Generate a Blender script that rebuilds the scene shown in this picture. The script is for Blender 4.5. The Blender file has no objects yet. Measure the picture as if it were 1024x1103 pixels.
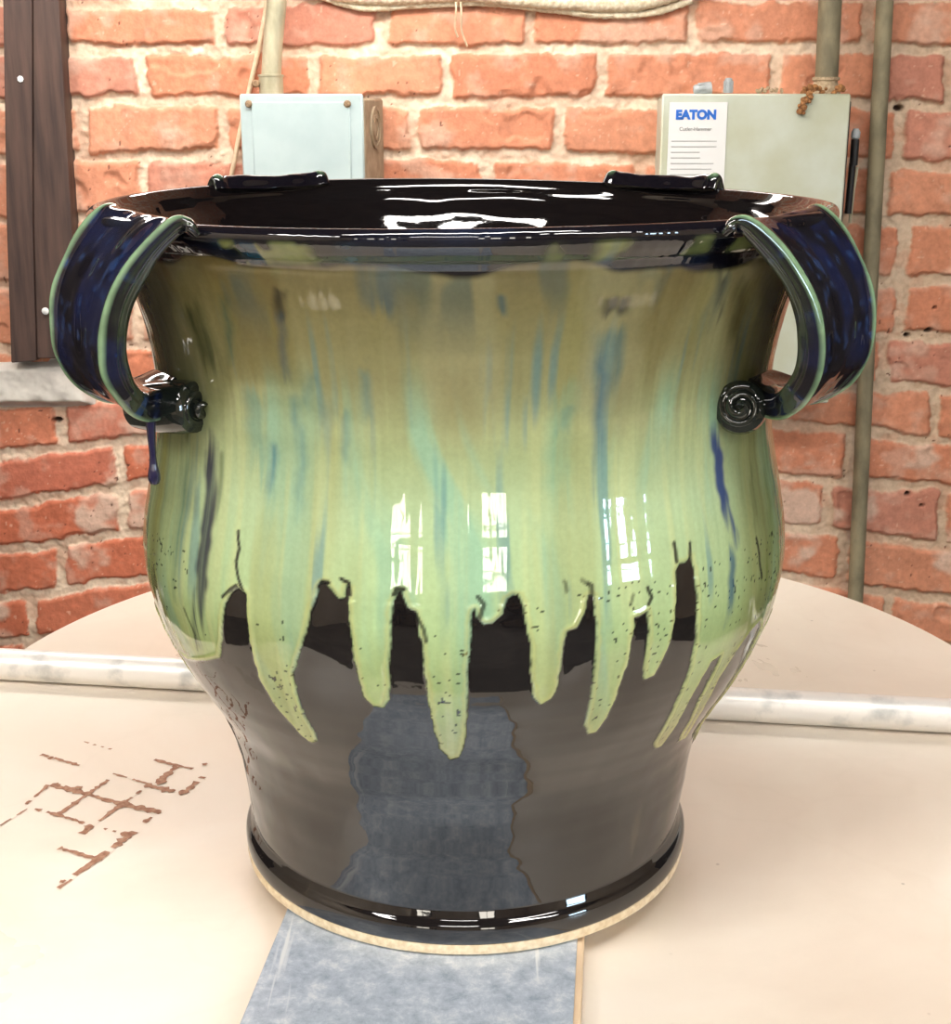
import bpy, math, random
import numpy as np
from mathutils import Vector, Matrix

PI = math.pi
R = math.radians
C = bpy.context.scene.collection
random.seed(4)

# ------------------------------------------------------------------ camera
F, TILT, TS, DIST = 1500.0, R(16.4), 0.012, 0.72       # focal in px, tilt, board thickness, camera distance
CAM = np.array([0.00576, -DIST, 0.404 + TS])
cd = bpy.data.cameras.new('camera'); cam = bpy.data.objects.new('camera', cd); C.objects.link(cam)
cam.location = CAM; cam.rotation_euler = (PI / 2 - TILT, 0, 0)
cd.sensor_fit = 'VERTICAL'; cd.sensor_height = 24.0; cd.lens = F / 1103 * 24.0
cd.clip_start = 0.02; cd.clip_end = 60
bpy.context.scene.camera = cam


def ray(px, py):
    a = (px - 512) / F; b = (551.5 - py) / F
    return np.array([a, math.cos(TILT) + b * math.sin(TILT), -math.sin(TILT) + b * math.cos(TILT)])


def on_y(px, py, y):
    r = ray(px, py); return CAM + r * ((y - CAM[1]) / r[1])


def on_z(px, py, z):
    r = ray(px, py); return CAM + r * ((z - CAM[2]) / r[2])


# ------------------------------------------------------------------ noise
def _h(ix, iy, s):
    n = (ix.astype(np.int64) * 374761393 + iy.astype(np.int64) * 668265263 + s * 974634777) & 0xffffffff
    n = ((n ^ (n >> 13)) * 1274126177) & 0xffffffff
    n = (n ^ (n >> 16)) & 0xffffffff
    return n / 4294967295.0


def noise(x, y, s=0):
    x, y = np.broadcast_arrays(np.asarray(x, float), np.asarray(y, float))
    ix = np.floor(x); iy = np.floor(y); fx = x - ix; fy = y - iy
    fx = fx * fx * fx * (fx * (fx * 6 - 15) + 10); fy = fy * fy * fy * (fy * (fy * 6 - 15) + 10)
    a = _h(ix, iy, s); b = _h(ix + 1, iy, s); c = _h(ix, iy + 1, s); d = _h(ix + 1, iy + 1, s)
    return a + (b - a) * fx + (c - a) * fy + (a - b - c + d) * fx * fy


def fbm(x, y, s=0, o=4):
    v = 0; a = 0.5; t = 0
    for i in range(o):
        v = v + a * noise(x * 2 ** i, y * 2 ** i, s + i * 17); t += a; a *= 0.5
    return v / t


def sstep(a, b, x):
    t = np.clip((x - a) / (b - a), 0, 1); return t * t * (3 - 2 * t)


def lin(r, g, b):
    c = np.array([r, g, b]) / 255.0
    return np.where(c <= 0.04045, c / 12.92, ((c + 0.055) / 1.055) ** 2.4)


def mix(a, b, t):
    return a + (b - a) * t[..., None]


# ------------------------------------------------------------------ mesh helpers
def link(name, me, mat=None, parent=None, smooth=True):
    o = bpy.data.objects.new(name, me); C.objects.link(o)
    if mat:
        for m in (mat if isinstance(mat, (list, tuple)) else [mat]): me.materials.append(m)
    if smooth: me.polygons.foreach_set('use_smooth', [True] * len(me.polygons))
    if parent: o.parent = parent
    return o


def tag(o, label=None, cat=None, group=None, kind=None):
    if label: o['label'] = label
    if cat: o['category'] = cat
    if group: o['group'] = group
    if kind: o['kind'] = kind
    return o


def thing(name, label, cat, loc=(0, 0, 0), group=None):
    o = bpy.data.objects.new(name, None); C.objects.link(o); o.location = loc
    o.empty_display_size = 0.02
    return tag(o, label, cat, group)


def grid_mesh(name, P, wrap=False, col=None, flip=False):
    """P: rows x cols x 3"""
    nr, nc = P.shape[:2]
    idx = np.arange(nr * nc).reshape(nr, nc)
    if wrap: idx = np.concatenate([idx, idx[:, :1]], 1)
    q = np.stack([idx[:-1, :-1], idx[:-1, 1:], idx[1:, 1:], idx[1:, :-1]], -1).reshape(-1, 4)
    if flip: q = q[:, ::-1]
    me = bpy.data.meshes.new(name)
    me.vertices.add(nr * nc); me.vertices.foreach_set('co', P.reshape(-1).astype(np.float32))
    n = len(q); me.loops.add(n * 4); me.loops.foreach_set('vertex_index', q.reshape(-1).astype(np.int32))
    me.polygons.add(n); me.polygons.foreach_set('loop_start', np.arange(0, n * 4, 4, dtype=np.int32))
    me.polygons.foreach_set('loop_total', np.full(n, 4, dtype=np.int32))
    me.update(calc_edges=True)
    if col is not None:
        at = me.color_attributes.new('tint', 'FLOAT_COLOR', 'POINT')
        c = np.ones((nr * nc, 4), np.float32); c[:, :col.shape[-1]] = col.reshape(nr * nc, -1)
        at.data.foreach_set('color', c.reshape(-1))
    return me


class MB:
    """collects simple solids into one mesh"""
    def __init__(s): s.v = []; s.f = []

    def add(s, v, f):
        n = len(s.v); s.v += [tuple(p) for p in v]; s.f += [tuple(i + n for i in q) for q in f]; return s

    def box(s, c, d, rot=None, bev=0.0):
        x, y, z = [k / 2 for k in d]
        b = min(bev, x * .9, y * .9, z * .9)
        vs = []
        if b > 0:
            for sx in (-1, 1):
                for sy in (-1, 1):
                    for sz in (-1, 1):
                        vs += [(sx * (x - b), sy * (y - b), sz * z), (sx * (x - b), sy * y, sz * (z - b)), (sx * x, sy * (y - b), sz * (z - b))]
            import bmesh
            bm = bmesh.new()
            for p in vs: bm.verts.new(p)
            bmesh.ops.convex_hull(bm, input=bm.verts)
            bmesh.ops.dissolve_limit(bm, angle_limit=0.01, verts=bm.verts, edges=bm.edges)
            bm.verts.index_update()
            V = [v.co.copy() for v in bm.verts]; Fs = [[v.index for v in f.verts] for f in bm.faces]; bm.free()
        else:
            V = [Vector((sx * x, sy * y, sz * z)) for sx in (-1, 1) for sy in (-1, 1) for sz in (-1, 1)]
            Fs = [(0, 1, 3, 2), (4, 6, 7, 5), (0, 4, 5, 1), (2, 3, 7, 6), (0, 2, 6, 4), (1, 5, 7, 3)]
        if rot is not None: V = [rot @ v for v in V]
        return s.add([v + Vector(c) for v in V], Fs)

    def lathe(s, prof, n=24, M=None):
        """prof [(r,z)] around z"""
        v = []; f = []
        for r, z in prof:
            for k in range(n):
                a = 2 * PI * k / n; p = Vector((r * math.cos(a), r * math.sin(a), z)); v.append(M @ p if M is not None else p)
        m = len(prof)
        for i in range(m - 1):
            for k in range(n):
                k2 = (k + 1) % n; f.append((i * n + k, i * n + k2, (i + 1) * n + k2, (i + 1) * n + k))
        f.append(tuple(range(n))[::-1]); f.append(tuple((m - 1) * n + k for k in range(n)))
        return s.add(v, f)

    def tube(s, pts, rad, n=14, wob=0.0):
        pts = [Vector(p) for p in pts]; m = len(pts); v = []; f = []
        rad = rad if isinstance(rad, (list, tuple)) else [rad] * m
        up = None
        for i, p in enumerate(pts):
            t = (pts[min(i + 1, m - 1)] - pts[max(i - 1, 0)]).normalized()
            if up is None: up = t.orthogonal().normalized()
            up = (up - t * up.dot(t)).normalized(); w = t.cross(up)
            for k in range(n):
                a = 2 * PI * k / n; r = rad[i] * (1 + wob * (random.random() - .5))
                v.append(p + up * math.cos(a) * r + w * math.sin(a) * r)
        for i in range(m - 1):
            for k in range(n):
                k2 = (k + 1) % n; f.append((i * n + k, i * n + k2, (i + 1) * n + k2, (i + 1) * n + k))
        f.append(tuple(range(n))[::-1]); f.append(tuple((m - 1) * n + k for k in range(n)))
        return s.add(v, f)

    def build(s, name, mat, parent=None, smooth=True):
        me = bpy.data.meshes.new(name); me.from_pydata(s.v, [], s.f); me.update()
        import bmesh
        bm = bmesh.new(); bm.from_mesh(me); bmesh.ops.recalc_face_normals(bm, faces=bm.faces); bm.to_mesh(me); bm.free()
        if smooth: me.set_sharp_from_angle(angle=R(38)) if hasattr(me, 'set_sharp_from_angle') else None
        o = link(name, me, mat, None, smooth)
        if smooth:
            me.set_sharp_from_angle(angle=R(38))
        if parent:
            o.parent = parent; o.matrix_parent_inverse = Matrix.Translation(-Vector(parent.location))
        return o


def catmull(P, n):
    P = np.asarray(P, float); P = np.vstack([2 * P[0] - P[1], P, 2 * P[-1] - P[-2]])
    out = []
    for i in range(1, len(P) - 2):
        t = np.linspace(0, 1, n, endpoint=False)[:, None]
        a, b, c, d = P[i - 1], P[i], P[i + 1], P[i + 2]
        out.append(.5 * ((2 * b) + (c - a) * t + (2 * a - 5 * b + 4 * c - d) * t * t + (3 * b - a - 3 * c + d) * t ** 3))
    out.append(P[-2][None]); return np.vstack(out)


# ------------------------------------------------------------------ materials
def mat(name, base=(.5, .5, .5), rough=.5, metal=0.0, spec=.5, coat=0.0, emis=None, estr=0.0, ior=None):
    m = bpy.data.materials.new(name); m.use_nodes = True; b = m.node_tree.nodes['Principled BSDF']
    b.inputs['Base Color'].default_value = (*base, 1); b.inputs['Roughness'].default_value = rough
    b.inputs['Metallic'].default_value = metal; b.inputs['Specular IOR Level'].default_value = spec
    b.inputs['Coat Weight'].default_value = coat
    if ior: b.inputs['IOR'].default_value = ior
    if emis: b.inputs['Emission Color'].default_value = (*emis, 1); b.inputs['Emission Strength'].default_value = estr
    return m


def N(m, t, **kw):
    n = m.node_tree.nodes.new(t)
    for k, v in kw.items(): setattr(n, k, v)
    return n


def L(m, a, b): m.node_tree.links.new(a, b)


def bsdf(m): return m.node_tree.nodes['Principled BSDF']


def noise_node(m, scale, detail=4, vec=None, rough=.55, dist=0.0):
    n = N(m, 'ShaderNodeTexNoise'); n.inputs['Scale'].default_value = scale; n.inputs['Detail'].default_value = detail
    n.inputs['Roughness'].default_value = rough; n.inputs['Distortion'].default_value = dist
    if vec is not None: L(m, vec, n.inputs['Vector'])
    return n


def coords(m, sc=(1, 1, 1)):
    t = N(m, 'ShaderNodeTexCoord'); mp = N(m, 'ShaderNodeMapping'); mp.inputs['Scale'].default_value = sc
    L(m, t.outputs['Object'], mp.inputs['Vector']); return mp.outputs['Vector']


def ramp(m, src, stops):
    r = N(m, 'ShaderNodeValToRGB'); e = r.color_ramp.elements
    while len(e) < len(stops): e.new(0.5)
    for i, (p, c) in enumerate(stops): e[i].position = p; e[i].color = (*c, 1) if len(c) == 3 else c
    L(m, src, r.inputs['Fac']); return r.outputs['Color']


def mixc(m, fac, a, b, mode='MIX'):
    n = N(m, 'ShaderNodeMix', data_type='RGBA', blend_type=mode)
    for s, v in ((0, fac), (6, a), (7, b)):
        if hasattr(v, 'is_output'): L(m, v, n.inputs[s])
        elif isinstance(v, (int, float)): n.inputs[s].default_value = v
        else: n.inputs[s].default_value = (*v, 1)
    return n.outputs[2]


def bump(m, src, strength=.3, dist=.001, prev=None):
    b = N(m, 'ShaderNodeBump'); b.inputs['Strength'].default_value = strength; b.inputs['Distance'].default_value = dist
    L(m, src, b.inputs['Height'])
    if prev is not None: L(m, prev, b.inputs['Normal'])
    L(m, b.outputs['Normal'], bsdf(m).inputs['Normal']); return b.outputs['Normal']


def noisy(name, c1, c2, scale, rough=.6, metal=0, bstr=.2, bdist=.001, sc=(1, 1, 1), lo=.35, hi=.65, **kw):
    m = mat(name, c1, rough, metal, **kw); v = coords(m, sc); n = noise_node(m, scale, 6, v)
    L(m, ramp(m, n.outputs['Fac'], [(lo, tuple(c1)), (hi, tuple(c2))]), bsdf(m).inputs['Base Color'])
    if bstr: bump(m, n.outputs['Fac'], bstr, bdist)
    return m


# glazed ceramic: colour comes from the poured glaze layers stored per vertex
M_glaze = mat('glossy_glaze', (.02, .02, .02), .035, ior=1.72)
_a = N(M_glaze, 'ShaderNodeAttribute', attribute_name='tint')
_v = coords(M_glaze)
_n1 = noise_node(M_glaze, 420, 3, _v); _n2 = noise_node(M_glaze, 60, 3, _v); _n3 = noise_node(M_glaze, 14, 2, _v)
_f = ramp(M_glaze, _n1.outputs['Fac'], [(.3, (.93, .93, .93)), (.7, (1.05, 1.05, 1.05))])
L(M_glaze, mixc(M_glaze, .8, _a.outputs['Color'], _f, 'MULTIPLY'), bsdf(M_glaze).inputs['Base Color'])
_p = bump(M_glaze, _n3.outputs['Fac'], .45, .004)
_p = bump(M_glaze, _n2.outputs['Fac'], .10, .0008, _p)

M_clay = noisy('bare_cream_clay', lin(236, 220, 190), lin(214, 192, 155), 300, .75, bstr=.15)

# table paper
M_table = mat('kraft_paper_top', lin(224, 205, 182), .5, spec=.75)
_v = coords(M_table)
_n = noise_node(M_table, 5, 5, _v, dist=.6); _g = noise_node(M_table, 160, 4, _v)
_c = ramp(M_table, _n.outputs['Fac'], [(.3, tuple(lin(212, 198, 182))), (.55, tuple(lin(224, 213, 198))), (.75, tuple(lin(230, 222, 210)))])
_wv = N(M_table, 'ShaderNodeTexVoronoi', feature='DISTANCE_TO_EDGE'); _wv.inputs['Scale'].default_value = 5.5
_nn = noise_node(M_table, 9, 3, _v); _mm = mixc(M_table, .12, _v, _nn.outputs['Color'], 'ADD'); L(M_table, _mm, _wv.inputs['Vector'])
_cr = ramp(M_table, _wv.outputs['Distance'], [(0.0, (.86, .84, .80)), (.018, (1, 1, 1))])
_c = mixc(M_table, .12, _c, _cr, 'MULTIPLY')
_sp = N(M_table, 'ShaderNodeTexVoronoi'); _sp.inputs['Scale'].default_value = 45; L(M_table, _v, _sp.inputs['Vector'])
_sc = ramp(M_table, _sp.outputs['Distance'], [(0.03, (.35, .30, .27)), (.07, (1, 1, 1))])
_msk = ramp(M_table, noise_node(M_table, 12, 2, _v).outputs['Fac'], [(.58, (0, 0, 0)), (.68, (1, 1, 1))])
_c = mixc(M_table, _msk, _c, mixc(M_table, .8, _c, _sc, 'MULTIPLY'))
L(M_table, _c, bsdf(M_table).inputs['Base Color'])
L(M_table, ramp(M_table, _n.outputs['Fac'], [(.3, (.26,) * 3), (.7, (.36,) * 3)]), bsdf(M_table).inputs['Roughness'])
_p = bump(M_table, _g.outputs['Fac'], .12, .0006); bump(M_table, _nn.outputs['Fac'], .25, .004, _p)
M_tableedge = noisy('table_edge_wood', lin(170, 140, 105), lin(140, 108, 78), 60, .6, sc=(1, 1, 8))
M_mark = noisy('rust_brown_mark', lin(140, 96, 74), lin(178, 138, 112), 260, .75, bstr=.3)

# brick wall
M_brick = mat('old_brick', (.5, .2, .1), .85)
_a = N(M_brick, 'ShaderNodeAttribute', attribute_name='tint'); _v = coords(M_brick)
_n1 = noise_node(M_brick, 130, 5, _v); _n2 = noise_node(M_brick, 22, 5, _v)
_f = ramp(M_brick, _n1.outputs['Fac'], [(.3, (.82, .80, .78)), (.7, (1.12, 1.12, 1.12))])
_c = mixc(M_brick, .8, _a.outputs['Color'], _f, 'MULTIPLY')
L(M_brick, _c, bsdf(M_brick).inputs['Base Color'])
bump(M_brick, _n1.outputs['Fac'], .6, .002)

M_steel = noisy('galvanised_conduit', lin(205, 198, 170), lin(160, 155, 130), 40, .5, .35, .2, sc=(1, 1, .4))
M_olive = noisy('grimy_conduit', lin(150, 140, 112), lin(118, 110, 88), 45, .7, .2, .3, sc=(1, 1, .5))
M_tubetop = noisy('dusty_aluminium_pipe', lin(236, 232, 226), lin(170, 172, 170), 28, .38, .25, .15, .0006, lo=.55, hi=.72)
M_boxblue = noisy('pale_blue_grey_paint', lin(178, 194, 194), lin(168, 185, 186), 20, .45, bstr=.02)
M_boxside = noisy('dusty_tan_metal', lin(176, 158, 132), lin(150, 132, 108), 60, .7, bstr=.15)
M_panel = noisy('sage_grey_enamel', lin(178, 180, 152), lin(196, 202, 188), 9, .5, bstr=.03)
M_screw = noisy('brass_screw', lin(176, 150, 120), lin(120, 95, 70), 300, .5, .5)
M_white = mat('white_paper_label', tuple(lin(226, 226, 224)), .6)
M_blue = mat('blue_ink', tuple(lin(35, 105, 200)), .5)
M_ink = mat('grey_ink', tuple(lin(120, 120, 120)), .6)
M_black = mat('black_plastic', tuple(lin(22, 20, 20)), .4)
M_nut = noisy('grey_plastic', lin(150, 156, 158), lin(176, 182, 184), 80, .4)
M_rust = noisy('rust_debris', lin(170, 120, 72), lin(120, 80, 48), 260, .9, bstr=.6)
M_dust = noisy('grey_lint', lin(190, 170, 140), lin(150, 128, 100), 260, .95, bstr=.6)
M_rope = noisy('cream_rope', lin(232, 222, 198), lin(206, 188, 156), 200, .9, bstr=.5)
M_cord = noisy('cream_cord', lin(228, 205, 175), lin(205, 180, 148), 90, .6)
M_wood = mat('dark_stained_wood', tuple(lin(70, 50, 42)), .6)
_v = coords(M_wood, (1, 1, .08)); _n = noise_node(M_wood, 90, 5, _v)
L(M_wood, ramp(M_wood, _n.outputs['Fac'], [(.3, tuple(lin(52, 38, 34))), (.7, tuple(lin(88, 66, 57)))]), bsdf(M_wood).inputs['Base Color'])
bump(M_wood, _n.outputs['Fac'], .4, .001)
M_plaster = noisy('grey_plaster', lin(218, 212, 202), lin(184, 178, 170), 18, .85, bstr=.5, bdist=.004)
M_slab = mat('scuffed_blue_grey_metal', (.3, .35, .4), .42, .35)
_v = coords(M_slab); _n1 = noise_node(M_slab, 80, 10, _v, .78, .2)
_v2 = coords(M_slab, (1, .12, 1)); _n2 = noise_node(M_slab, 120, 4, _v2)
_c = ramp(M_slab, _n1.outputs['Fac'], [(.34, tuple(lin(150, 162, 178))), (.52, tuple(lin(186, 196, 208))), (.66, tuple(lin(222, 226, 230)))])
_t = N(M_slab, 'ShaderNodeTexCoord'); _mp = N(M_slab, 'ShaderNodeMapping'); _mp.inputs['Rotation'].default_value = (0, 0, .9); _mp.inputs['Scale'].default_value = (1, .05, 1)
L(M_slab, _t.outputs['Object'], _mp.inputs['Vector']); _n3 = noise_node(M_slab, 150, 3, _mp.outputs['Vector'], .5)
_mk = ramp(M_slab, _n3.outputs['Fac'], [(.66, (0, 0, 0)), (.72, (1, 1, 1))])
_c = mixc(M_slab, _mk, _c, tuple(lin(225, 228, 230)))
L(M_slab, _c, bsdf(M_slab).inputs['Base Color']); bump(M_slab, _n1.outputs['Fac'], .2, .001)
M_slabedge = noisy('pale_wood_edge', lin(222, 200, 170), lin(196, 168, 135), 80, .7, sc=(1, .1, 1))
M_wallpaint = noisy('off_white_wall', lin(205, 190, 170), lin(190, 172, 150), 2, .8, bstr=.1)
M_dark = noisy('dark_shelving', lin(60, 52, 48), lin(40, 34, 32), 6, .6)
M_floor = noisy('concrete_floor', lin(105, 98, 92), lin(78, 72, 68), 4, .6, bstr=.1)
M_ceil = noisy('ceiling_boards', lin(120, 105, 92), lin(96, 82, 70), 3, .8)
M_tube = mat('lit_diffuser', (1, 1, 1), .5, emis=(1.0, .95, .89), estr=13)
M_tube2 = mat('lit_diffuser_dim', (1, 1, 1), .5, emis=(1.0, .96, .91), estr=24)
M_sky = mat('daylight_pane', (1, 1, 1), .5, emis=(1.0, .93, .8), estr=6)
M_skyb = mat('blue_daylight_pane', (1, 1, 1), .5, emis=(.6, .82, 1.0), estr=12)
M_housing = mat('white_fixture_metal', tuple(lin(215, 212, 205)), .5)

# ------------------------------------------------------------------ pot profile (radius by height above the board)
PROF = [(0.012, 0.1219), (0.0212, 0.1198), (0.0235, 0.1201), (0.035, 0.1216), (0.05, 0.1237), (0.07, 0.1266), (0.09, 0.1328),
        (0.105, 0.1409), (0.12, 0.1495), (0.14, 0.1590), (0.16, 0.1655), (0.18, 0.1685), (0.2, 0.1672), (0.22, 0.1634), (0.24, 0.1596),
        (0.26, 0.1573), (0.28, 0.1572), (0.3, 0.1605), (0.32, 0.1660), (0.335, 0.1722)]
_pr = catmull(PROF, 12)


def body_r(z): return np.interp(z, _pr[:, 0], _pr[:, 1])


def hit_pot(px, py):
    """point of the pot wall seen at a pixel -> (angle from the front, height above the board)"""
    r = ray(px, py); t = np.linspace(.45, .80, 900)
    P = CAM + r * t[:, None]; g = np.hypot(P[:, 0], P[:, 1]) - body_r(P[:, 2] - TS)
    k = np.argmax(g < 0) if (g < 0).any() else np.argmin(g)
    return math.atan2(P[k, 0], -P[k, 1]), P[k, 2] - TS


def hit(pts): return np.array([hit_pot(*p) for p in pts])


AS = 0.16                       # arc scale: angle -> metres
EDGE = [(160, 655), (172, 680), (186, 698), (205, 712), (222, 712), (238, 708), (240, 690), (243, 650), (250, 637), (258, 632), (265, 640), (267, 669), (272, 702),
        (281, 733), (298, 761), (324, 791), (336, 800), (343, 797), (340, 788), (329, 771), (319, 743), (316, 725), (322, 707),
        (329, 684), (334, 661), (342, 639), (345, 629), (352, 627), (356, 634), (364, 645), (371, 644), (374, 630), (377, 632),
        (375, 649), (377, 679), (381, 702), (386, 728), (392, 750), (402, 760), (413, 762), (419, 753), (420, 733), (420, 702),
        (421, 674), (423, 648), (428, 637), (433, 636), (441, 654), (448, 659), (453, 687), (457, 717), (461, 748), (466, 776),
        (474, 806), (484, 818), (495, 815), (500, 804), (502, 780), (503, 751), (504, 713), (507, 669), (509, 658), (511, 655), (514, 664),
        (521, 672), (530, 671), (541, 661), (545, 645), (552, 640), (559, 640), (564, 653), (570, 691), (571, 724), (574, 751),
        (582, 758), (593, 752), (600, 738), (605, 705), (609, 680), (620, 676), (628, 661), (633, 641), (638, 641), (641, 669),
        (641, 697), (639, 724), (633, 757), (629, 781), (633, 790), (642, 788), (653, 773), (664, 746), (675, 713), (680, 683),
        (683, 664), (689, 662), (695, 658), (697, 675), (695, 702), (691, 722), (694, 731), (704, 727), (712, 710), (719, 697),
        (724, 675), (727, 642), (727, 615), (730, 607), (736, 606), (742, 600), (746, 615), (749, 642), (749, 669), (747, 691),
        (743, 710), (735, 738), (719, 773), (703, 800), (704, 806), (710, 804), (724, 785), (741, 755), (756, 728), (765, 712), (775, 705),
        (768, 722), (752, 752), (735, 786), (729, 798), (735, 796), (752, 768), (772, 732), (790, 702), (803, 682), (815, 668)]
# strokes: points, width px, colour, strength, softness px
NAVY, TEAL, BLUE, BLK = lin(22, 26, 60), lin(60, 135, 140), lin(25, 80, 140), lin(14, 14, 18)
STROKES = [
    ([(228, 470), (230, 530), (224, 580), (217, 640), (214, 690)], 19, lin(24, 28, 58), 1.1, 4),
    ([(240, 490), (236, 560)], 5, lin(70, 85, 60), .7, 4),
    ([(768, 455), (772, 500), (779, 545), (790, 585)], 15, lin(16, 50, 112), 1.1, 3),
    ([(786, 585), (787, 630), (781, 672)], 9, lin(25, 80, 115), .9, 4),
    ([(411, 268), (412, 300), (410, 330)], 22, lin(72, 100, 112), .75, 10),
    ([(303, 312), (304, 345)], 10, BLK, .85, 5), ([(304, 340), (308, 410)], 7, lin(60, 85, 100), .6, 5),
    ([(664, 318), (658, 345)], 22, lin(30, 34, 44), .9, 7),
    ([(656, 350), (650, 400), (646, 430)], 22, lin(95, 130, 125), .6, 10),
    ([(650, 360), (645, 430), (644, 560)], 7, lin(45, 100, 125), .7, 5),
    ([(668, 350), (664, 400), (655, 440)], 8, lin(60, 100, 110), .6, 5),
    ([(540, 315), (541, 340)], 5, lin(50, 95, 110), .8, 3),
    ([(243, 320), (250, 390)], 7, lin(55, 90, 75), .7, 5),
    ([(272, 420), (280, 520)], 22, lin(95, 155, 145), .55, 10), ([(296, 480), (289, 545)], 7, lin(30, 100, 130), .75, 5),
    ([(318, 430), (325, 480), (322, 560)], 7, lin(50, 120, 135), .6, 6), ([(392, 400), (396, 460)], 6, lin(70, 130, 140), .5, 5),
    ([(372, 440), (374, 500)], 6, lin(60, 120, 130), .5, 5), ([(336, 400), (330, 440)], 8, lin(60, 120, 130), .5, 5),
    ([(608, 420), (600, 500), (606, 560)], 20, lin(120, 175, 150), .55, 9), 
    ([(612, 440), (604, 470)], 9, lin(50, 125, 130), .6, 5),
    ([(775, 290), (772, 345)], 10, lin(30, 40, 50), .75, 6), ([(800, 300), (790, 380)], 14, lin(70, 74, 44), .6, 9),
    ([(205, 330), (232, 400)], 26, lin(52, 66, 44), .8, 12), ([(195, 420), (205, 470)], 18, lin(60, 66, 40), .7, 10),
    ([(203, 480), (196, 560), (190, 640)], 15, lin(60, 92, 84), .6, 8), ([(180, 470), (172, 560), (175, 620)], 12, lin(150, 150, 80), .5, 6),
    ([(822, 480), (828, 560), (818, 640)], 16, lin(96, 112, 50), .6, 8), ([(806, 500), (812, 580)], 7, lin(55, 70, 40), .5, 5),
    ([(812, 580), (818, 622)], 4, BLK, .8, 2), ([(305, 250), (300, 300)], 5, lin(120, 130, 90), .5, 4),
    ([(258, 572), (259, 590), (256, 604), (257, 622), (262, 634)], 3.2, BLK, .95, 1.5), ([(241, 642), (250, 634), (257, 630)], 3, BLK, .9, 1.5),
    ([(344, 632), (348, 626), (354, 627)], 4, BLK, .95, 1.5), ([(368, 623), (376, 627), (376, 640)], 3.5, BLK, .95, 1.5),
    ([(425, 640), (428, 633), (435, 634)], 4, BLK, .9, 1.5), ([(448, 660), (456, 676), (459, 690)], 3, BLK, .8, 1.5),
    ([(607, 626), (609, 636)], 3.2, BLK, .6, 1.5), ([(626, 624), (636, 630), (635, 650)], 4.5, BLK, .9, 1.5),
    ([(680, 640), (678, 650)], 3, BLK, .6, 1.5), ([(696, 632), (700, 642), (696, 650)], 3.5, BLK, .9, 1.5),
    ([(724, 584), (726, 604)], 4, BLK, .9, 1.5), ([(741, 584), (742, 604)], 3.5, BLK, .9, 1.5),
     ([(514, 642), (520, 650), (515, 665)], 4, BLK, .8, 1.5),
    ([(168, 610), (172, 640), (176, 668)], 3, BLK, .7, 1.5), ([(200, 655), (212, 684), (214, 700)], 3, BLK, .6, 1.5),
]


def seg_dist(s, z, pts):
    best = np.full(s.shape, 9e9)
    for (a, b) in zip(pts[:-1], pts[1:]):
        d = b - a; t = np.clip(((s - a[0]) * d[0] + (z - a[1]) * d[1]) / (d @ d + 1e-12), 0, 1)
        best = np.minimum(best, (s - a[0] - t * d[0]) ** 2 + (z - a[1] - t * d[1]) ** 2)
    return np.sqrt(best)


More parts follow.
